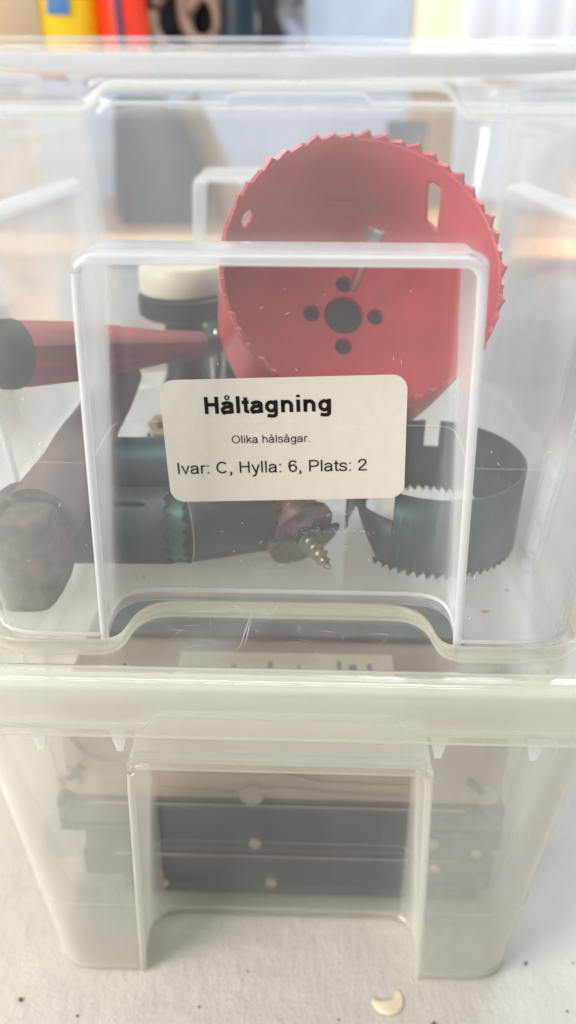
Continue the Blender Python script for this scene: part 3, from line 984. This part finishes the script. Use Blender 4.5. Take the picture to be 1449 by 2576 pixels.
# ------------------------------------------------------------------ dark arbor with cream cap
m = frame((-.0430, .1330, FL), (0, 0, 1))
mn = thing('hole_saw_arbor', 'black flanged arbor with a cream top standing left of the red saw', 'arbor', mat=m)
V, F = lathe([(0, .0002), (.0098, .0002), (.0098, .030), (.0078, .036), (.0078, .0575), (.0, .0575)], 36)
link('shank', V, F, M_BLACK, mn)
V, F = lathe([(.0079, .0560), (.0150, .0580), (.0172, .0598), (.0174, .0662), (.0158, .0675), (0, .0675)], 44)
link('flange', V, F, M_BLACK, mn)
V, F = lathe([(0, .0676), (.0156, .0676), (.0164, .0688), (.0164, .0770), (.0154, .0782), (0, .0784)], 44)
M_CAPW = solid('greenish_white_cap', S(226, 224, 204), S(206, 208, 190), 60, rough=.4)
link('cap', V, F, M_CAPW, mn)
V, F = tf(lathe([(0, 0), (.0024, 0), (.0027, .0006), (.0027, .0022), (.002, .003), (0, .0032)], 18)[0], frame((.0012, -.0098, .0515), (.05, -1, .2))), lathe([(0, 0), (.0024, 0), (.0027, .0006), (.0027, .0022), (.002, .003), (0, .0032)], 18)[1]
link('bolt', V, F, M_BRIGHT, mn)
m = frame((-.0300, .1180, FL), (.02, .10, 1))
sp = thing('spade_bit', 'slim silver drill bit standing beside the black arbor', 'drill bit', mat=m)
V, F = lathe([(0, 0), (.0014, .0006), (.0016, .034), (.0030, .037), (.0034, .044), (.0026, .052), (.0015, .0555), (0, .056)], 18)
link('shank', V, F, M_BRIGHT, sp)
bm = bmesh.new(); box_bm(bm, (-.0085, -.0012, .012), (.0085, .0012, .030), None, .0005)
link_bm('blade', bm, M_STEEL, sp)
# green tin behind them
m = frame((-.0300, .1830, FL), (0, 0, 1))
gt = thing('screw_tin', 'green and cream screw tin at the back of the clear tub', 'tin', mat=m)
V, F = lathe([(0, .0002), (.020, .0002), (.0205, .001), (.0205, .066), (.020, .067), (0, .067)], 44)
link('wall', V, F, M_GREEN, gt)
for k in range(12):
    a = 2 * PI * k / 12
    bm = bmesh.new(); box_bm(bm, (.0200, -.0022, .046), (.0208, .0022, .066), Matrix.Rotation(a, 4, 'Z'), .0001)
    link_bm('stripe', bm, M_CREAM, gt)

# small pale nut and washer near the handle
t = thing('hex_nut', 'pale hex nut lying left of the upright dark saw', 'nut', mat=frame((-.0465, .0900, FL + .026), (.1, -.5, .8)))
V, F = lathe([(.0022, 0), (.0052, 0), (.0052, .0038), (.0022, .0038), (.0022, 0)], 6)
link('nut_body', V, F, M_CREAM, t, False)
t = thing('spacer_block', 'dark steel block under the pale hex nut', 'block', (-.0465, .0900, FL))
bm = bmesh.new(); box_bm(bm, (-.006, -.006, 0), (.006, .006, .0245), None, .0008); link_bm('block_body', bm, M_BLACK, t)

# ------------------------------------------------------------------ contents of the lower tub
ZF = .0046


def slab(name, label, z0, z1, x0, x1, cut, studs):
    t = thing(name, label, 'case', (0, .030, z0), 'slate cases in the lower tub')
    h = z1 - z0
    bm = bmesh.new()
    prof = [(x0, h), (x0, h * cut[0][1]), (x0 + cut[0][0], h * cut[0][1]), (x0 + cut[0][0], 0), (x1 - cut[1][0], 0), (x1 - cut[1][0], h * cut[1][1]), (x1, h * cut[1][1]), (x1, h)]
    a = [bm.verts.new((x, 0, z)) for x, z in prof]; b = [bm.verts.new((x * .97, .165, z)) for x, z in prof]
    bm.faces.new(a); bm.faces.new(list(reversed(b)))
    for i_ in range(len(a)):
        q = (i_ + 1) % len(a); bm.faces.new((a[i_], b[i_], b[q], a[q]))
    bmesh.ops.recalc_face_normals(bm, faces=bm.faces)
    es = [e for e in bm.edges]
    bmesh.ops.bevel(bm, geom=es, offset=.0007, segments=2, profile=.6, affect='EDGES')
    link_bm('case_body', bm, M_SLATE, t, True, 45)
    bm = bmesh.new(); box_bm(bm, (x0 + .012, -.0006, h - .0006), (x1 - .015, .0010, h - .0002), None, .0002)
    link_bm('pale_lip', bm, M_MAUVE, t)
    for sx, sz, r_ in studs:
        V, F = lathe([(r_, 0), (r_, .0006), (r_ * .75, .0012), (r_ * .4, .0006), (0, .0005)], 18)
        link('stud', tf(V, frame((sx, -.0002, sz), (0, -1, 0))), F, M_STUD, t)
    for gx in (-.061, -.047, .038, .053, .064):
        bm = bmesh.new(); box_bm(bm, (gx - .0008, -.0010, .001), (gx + .0008, .0006, h - .0018), None, .0003)
        link_bm('seam_strip', bm, M_SLATE, t)
    return t


slab('tool_case', 'slate grey plastic case lying lowest in the milky tub', ZF + .0002, .0264, -.0770, .0800, ((.016, .42), (.004, .3)), ((-.0045, .0075, .0022), (-.046, .006, .0016), (.058, .018, .0018)))
slab('tool_case', 'slate grey plastic case stacked above its twin in the milky tub', .0268, .0528, -.0840, .0815, ((.009, .40), (.003, .2)), ((-.0105, .0065, .0024), (.056, .0085, .0024), (.073, .004, .0020)))
tc = thing('mauve_box', 'mauve grey box with studs and curved trim on top of the slate cases', 'box', (0, .031, .0531))
box('box_body', (-.080, 0, 0), (.080, .155, .043), M_MAUVE, tc, .004)
for sx, sz, r_ in ((-.0115, .0045, .0045), (-.078, .010, .0045), (.0735, .0075, .0045)):
    V, F = lathe([(r_, 0), (r_, .0012), (r_ * .8, .0020), (r_ * .55, .0010), (r_ * .3, .0008), (0, .0012)], 24)
    link('stud', tf(V, frame((sx, -.0002, sz), (0, -1, 0))), F, M_STUD, tc)
for pts in ([(-.045, -.0006, .006), (-.02, -.0008, .0045), (.0, -.0008, .0075), (.02, -.0008, .0055), (.045, -.0006, .0045)], [(-.004, -.0008, .018), (.004, -.0008, .0135), (.014, -.0008, .0105), (.045, -.0008, .0095)],
            [(-.076, -.0006, .030), (-.071, -.0008, .0215), (-.062, -.0008, .018), (-.054, -.0008, .0195)]):
    pv = [Vector(p) for p in pts]
    sp_ = []
    for i_ in range(len(pv) - 1):
        for q in range(6):
            sp_.append(pv[i_].lerp(pv[i_ + 1], q / 6))
    V, F = tube(sp_ + [pv[-1]], .0010, 8)
    link('trim_bead', V, F, M_STUD, tc)
for sx, sz, a in ((-.0755, .0135, -.8), (.0690, .0115, .8)):
    bm = bmesh.new(); box_bm(bm, (-.0042, -.0022, -.0013), (.0042, -.0002, .0013), Matrix.Translation((sx, 0, sz)) @ Matrix.Rotation(a, 4, 'Y'), .0005)
    link_bm('clip', bm, M_SLATE, tc)
bm = bmesh.new(); box_bm(bm, (-.070, .041, .0431), (.070, .068, .0460), None, .001)
M_STRIP = solid('grey_green_sheet', S(108, 120, 120), S(84, 94, 96), 40, rough=.35)
link_bm('grey_strip', bm, M_STRIP, tc)
# white slip of paper with dark print on top
bm = bmesh.new(); box_bm(bm, (-.040, -.0010, .0432), (.040, .0325, .0436), None, .00005)
pp = thing('paper_slip', 'white printed paper slip lying on the mauve box under the lid', 'paper', (0, .031, .0531))
link_bm('sheet', bm, M_PAPER, pp, False)
bm = bmesh.new(); box_bm(bm, (-.040, -.0014, .0340), (.040, -.0010, .0434), None, .00005)
link_bm('fold', bm, M_PAPER, pp, False)
it = []
bm = bmesh.new()
x = -.020
while x < .036:
    wd = random.uniform(.0010, .0030)
    if random.random() < .62:
        box_bm(bm, (x, .0210, .0436), (x + wd, .0210 + random.uniform(.004, .0080), .04372))
        if random.random() < .6: box_bm(bm, (x, -.00150, .0365), (x + wd, -.00142, .0365 + random.uniform(.002, .004)))
    x += wd + random.uniform(.0008, .004)
M_PRINT = solid('grey_print', S(146, 150, 150), rough=.7)
o = link_bm('print', bm, M_PRINT, pp, False); o['kind'] = 'stuff'

# ------------------------------------------------------------------ flake and grit on the painted surface
rings = []
N = 22
V, F = [], []
for i_ in range(N + 1):
    u = i_ / N; a = math.radians(100 + 165 * 0 + 170 * u) + 1.85
    wd = .0026 * math.sin(PI * min(max(u, .02), .98)) ** .6 + .0003
    c, s = math.cos(a), math.sin(a)
    rr = .0048
    for r_, z in ((rr - wd, .0004), (rr - wd * .3, .0006), (rr + wd * .5, .0006), (rr + wd, .0004)):
        V.append(Vector((.0378 + r_ * c, -.0058 + r_ * s * 1.05, z - .0002 + .0004 * math.sin(u * 5))))
for i_ in range(N):
    for j in range(3):
        a = i_ * 4 + j; F.append((a, a + 1, a + 5, a + 4))
M_FLAKE = solid('cream_flake', S(238, 228, 204), S(226, 212, 186), 200, rough=.6)
fk = link('flake', V, F, M_FLAKE); thicken(fk, .0005)
tag(fk, 'curled cream flake lying on the painted surface before the tub', 'flake')
M_GRIT = solid('brown_grit', S(112, 98, 82), S(78, 68, 58), 900, rough=.9)
spots = ((-.0915, -.0120, .0011), (-.0280, -.0125, .0006), (.0535, -.0160, .0010), (.0905, .0075, .0008), (.1010, -.0100, .0006), (-.0120, .0010, .0005), (.1080, .0080, .0005), (-.0700, -.0170, .0006), (.0210, -.0155, .0005))
GL = ('biggest brown grit grain, left of the bottom tub near the photo edge', 'brown grain of grit before the arched gap under the tub',
      'brown grit grain right of the cream flake, near the bottom edge', 'brown grit grain right of the bottom tub, level with its foot',
      'brown grit grain at the lower right corner of the painted surface', 'small brown grit grain in the shade of the arched gap',
      'small brown grit grain farthest to the right of the tub', 'small brown grit grain below the left foot of the tub',
      'small brown grit grain just left of the cream flake')
for k, (x, y, r_) in enumerate(spots):
    bm = bmesh.new(); bmesh.ops.create_icosphere(bm, subdivisions=2, radius=r_ * .72)
    for v in bm.verts:
        v.co *= 1 + .35 * noise.noise(v.co * 900 + Vector((k, 0, 0))); v.co.z = v.co.z * .6 + r_ * .45
    g = link_bm('grit_grain', bm, M_GRIT); g.location = (x, y, -.0003)
    tag(g, GL[k], 'grit', 'grains of grit on the painted surface')

# ------------------------------------------------------------------ background: pine shelving with things on it
sh = thing('shelving_unit', 'bare pine shelving with square posts and a plank behind the tubs', 'shelf', (0, .62, 0))
box('post', (.128, .345, 0), (.186, .389, .75), M_PINE, sh, .002)
box('post', (-.42, .345, 0), (-.362, .389, .75), M_PINE, sh, .002)
M_PINE2 = solid('warm_pine', S(238, 206, 176), S(226, 190, 156), 20, rough=.5)
box('plank', (-.62, 0, .150), (.62, .344, .168), M_PINE2, sh, .002)
box('plank', (-.62, -.06, .300), (.62, .344, .318), M_GREYP, sh, .002)['label'] = 'pale grey painted upper plank'
PT = .3181
M_TAN = solid('tan_tub', S(226, 208, 176), S(196, 170, 132), 6, rough=.5, lo=.3, hi=.8)
t = thing('canister', 'cream canister at the far left on the pine shelf', 'canister', (-.290, .66, PT))
V, F = lathe([(0, .0), (.055, 0), (.058, .004), (.058, .13), (.050, .14), (0, .14)], 40); link('canister_body', V, F, M_TAN, t)
V, F = lathe([(0, .1403), (.051, .1403), (.053, .144), (.053, .160), (.05, .163), (0, .163)], 40); link('lid', V, F, M_CREAM, t)
M_YEL = solid('yellow_plastic', S(246, 206, 16), S(238, 190, 10), 12, rough=.35)
M_BLUEP = solid('blue_print', S(50, 110, 170), rough=.5)
t = thing('glue_bottle', 'yellow bottle with a blue mark next to the cream canister', 'bottle', (-.222, .675, PT))
V, F = lathe([(0, 0), (.030, 0), (.033, .004), (.033, .10), (.026, .118), (.012, .13), (.012, .15), (0, .15)], 36); link('bottle_body', V, F, M_YEL, t)
bm = bmesh.new(); box_bm(bm, (-.006, -.0345, .031), (.014, -.0318, .050), None, .0008); link_bm('print', bm, M_BLUEP, t)
M_ORG = solid('orange_red_plastic', S(240, 66, 30), S(226, 50, 26), 14, rough=.35)
M_PUR = solid('purple_stripe', S(92, 40, 74), rough=.4)
t = thing('spray_can', 'orange red can with a purple stripe beside the yellow bottle', 'can', (-.166, .675, PT))
V, F = lathe([(0, 0), (.021, 0), (.022, .003), (.022, .135), (.018, .15), (0, .15)], 32)
V = [v + Vector((-v.z * .06, 0, 0)) for v in V]; link('can_body', V, F, M_ORG, t)
bm = bmesh.new(); box_bm(bm, (-.0035, -.0232, .004), (.0045, -.0205, .13), Matrix(((1, 0, -.06, 0), (0, 1, 0, 0), (0, 0, 1, 0), (0, 0, 0, 1))), .0006); link_bm('stripe', bm, M_PUR, t)
M_BAG = solid('black_fabric', S(20, 20, 22), S(34, 34, 38), 30, rough=.85, bump=.3)
M_ROPE = solid('beige_strap', S(178, 156, 136), S(146, 122, 104), 40, rough=.8)
t = thing('tool_bag', 'black fabric bag with looped beige straps in the blurred background', 'bag', (-.105, .80, PT))
rings = []
for i_ in range(17):
    u = i_ / 16; z = .15 * u
    rx = .082 * (1 - .30 * u ** 2.0) * (.7 + .3 * min(u / .08, 1)); ry = .055 * (1 - .35 * u ** 2)
    row = []
    for j in range(36):
        a = 2 * PI * j / 36
        p = Vector((rx * math.cos(a) - .012 * u, ry * math.sin(a), z))
        p += Vector((math.cos(a), math.sin(a), 0)) * noise.noise(p * 26) * .010
        row.append(p)
    rings.append(row)
V, F = loft(rings); F.append(tuple(reversed(range(36)))); F.append(tuple(range(16 * 36, 17 * 36)))
link('bag_body', V, F, M_BAG, t)
for dx, dz, s in ((-.014, .034, 1), (.020, .030, -1), (.002, .046, .6)):
    pts = [(dx + .032 * s * math.cos(q), -.066 - .004 * math.sin(2 * q), dz + .030 * math.sin(q)) for q in [2 * PI * i_ / 28 for i_ in range(29)]]
    V, F = tube(pts, .0055, 10); link('strap', V, F, M_ROPE, t)
t = thing('grey_container', 'dark grey round-topped container right of the black bag', 'container', (-.066, .71, PT))
V, F = lathe([(0, 0), (.017, 0), (.018, .003), (.017, .06), (.012, .085), (.006, .098), (0, .10)], 32); link('container_body', V, F, M_SLATE, t)
M_SILV = solid('silver_foil', S(200, 200, 205), S(120, 124, 132), 60, rough=.22, metal=.85, bump=.6, bscale=50)
t = thing('foil_roll', 'crumpled silver roll glinting behind the tub rim', 'roll', (-.028, .82, PT))
V, F = lathe([(0, 0), (.026, 0), (.028, .004), (.028, .105), (.024, .112), (0, .112)], 32)
V = [v + Vector((noise.noise(v * 40), noise.noise(v * 44), 0)) * .006 for v in V]
link('roll_body', V, F, M_SILV, t)
M_GREYB = solid('grey_cloth', S(66, 80, 102), S(54, 66, 86), 12, rough=.85, bump=.2)
t = thing('cushion', 'dark grey slanting cushion on the lower pine plank, blurred through the clear tub', 'cushion', (-.150, .72, .1682))
rings = []
for i_ in range(13):
    u = i_ / 12; z = .118 * u
    x0_, x1_ = -.050 + .010 * u, .050 - .040 * u ** 2.2
    row = []
    for j in range(32):
        a = 2 * PI * j / 32; e = .6
        c, s_ = math.cos(a), math.sin(a)
        k = 1 - .12 * abs(2 * u - 1) ** 6
        row.append(Vector(((x0_ + x1_) / 2 + (x1_ - x0_) / 2 * k * math.copysign(abs(c) ** e, c), .035 * k * math.copysign(abs(s_) ** e, s_), z)))
    rings.append(row)
V, F = loft(rings); F.append(tuple(reversed(range(32)))); F.append(tuple(range(12 * 32, 13 * 32)))
link('cushion_body', V, F, M_GREYB, t)
M_BEIGE = solid('beige_card', S(214, 196, 176), S(200, 182, 162), 10, rough=.8)
t = thing('leaning_board', 'beige board leaning beside the dark cushion, blurred through the clear tub', 'board', (-.075, .74, .1682))
bm = bmesh.new(); box_bm(bm, (-.016, -.004, 0), (.016, .004, .125), Matrix.Rotation(-.42, 4, 'Y'), .001); link_bm('board_body', bm, M_BEIGE, t)
M_BUN = solid('white_wrap', S(222, 222, 224), S(176, 182, 194), 14, rough=.7)
for k, (x, y, r_, lab) in enumerate(((.010, .78, .040, 'pale wrapped bundle left of the red saw top, blurred behind'), (.072, .82, .034, 'pale wrapped bundle just left of the pine post, blurred behind'), (.300, .80, .046, 'pale wrapped bundle right of the pine post, blurred behind'))):
    bm = bmesh.new(); bmesh.ops.create_icosphere(bm, subdivisions=3, radius=r_)
    for v in bm.verts:
        v.co *= 1 + .28 * noise.noise(v.co * 30 + Vector((k * 3, 0, 0))); v.co.z = max(v.co.z, -r_ * .7)
    g = link_bm('bundle', bm, M_BUN); g.location = (x, y, .1682 + r_ * .7); tag(g, lab, 'bundle', 'pale bundles on the lower plank')
M_NAVY = solid('navy_box', S(66, 78, 100), S(56, 66, 88), 20, rough=.6)
t = thing('navy_box', 'dark blue box on the lower pine plank beside the post', 'box', (.105, .76, .1682))
box('box_body', (-.020, -.02, 0), (.020, .02, .095), M_NAVY, t, .002)
t = thing('navy_crate', 'wide dark blue crate low on the plank behind the red saw', 'crate', (-.005, .70, .1682))
box('crate_body', (-.05, -.02, 0), (.06, .02, .045), M_NAVY, t, .002)
M_CURT = solid('white_sheet', S(232, 234, 240), S(222, 224, 232), 8, rough=.8)
V, F = [], []
for j in range(9):
    for i_ in range(121):
        u = i_ / 120; x = .22 + .75 * u
        V.append((x, 1.34 + .022 * math.sin(u * 46 + .4 * math.sin(j)) + .010 * math.sin(u * 21), .02 + .85 * j / 8))
for j in range(8):
    for i_ in range(120):
        a = j * 121 + i_; F.append((a, a + 1, a + 122, a + 121))
o = link('curtain', V, F, M_CURT); thicken(o, .002); tag(o, 'white hanging sheet in folds at the right behind the post', 'curtain')

bm = bmesh.new(); bmesh.ops.create_icosphere(bm, subdivisions=2, radius=.00045)
for v in bm.verts: v.co *= 1 + .3 * noise.noise(v.co * 2000)
g = link_bm('grit_grain', bm, M_GRIT); g.location = (-.0405, -.0165, .1512)
tag(g, 'single black speck on the rounded front edge of the lid', 'grit')
M_STAIN = solid('rust_stain', S(150, 118, 96), S(128, 98, 78), 900, rough=.9)
for k, (x, y, r_) in enumerate(((.0520, .0190, .0010), (.0600, .0140, .0013), (.0690, .0260, .0007), (-.0440, .0300, .0006))):
    bm = bmesh.new(); bmesh.ops.create_icosphere(bm, subdivisions=2, radius=r_)
    for v in bm.verts:
        v.co *= 1 + .5 * noise.noise(v.co * 1200 + Vector((k, 3, 0))); v.co.z *= .12; v.co.y *= .55
    g = link_bm('rust_crumb', bm, M_STAIN); g.location = (x, y, FL + r_ * .13)
    tag(g, ('rust crumb on the clear tub floor, nearest the right recess bar', 'largest rust crumb on the clear tub floor at the right', 'rust crumb on the clear tub floor below the right saw band', 'rust crumb on the clear tub floor under the teal saw')[k], 'crumb', 'rust crumbs in the clear tub')
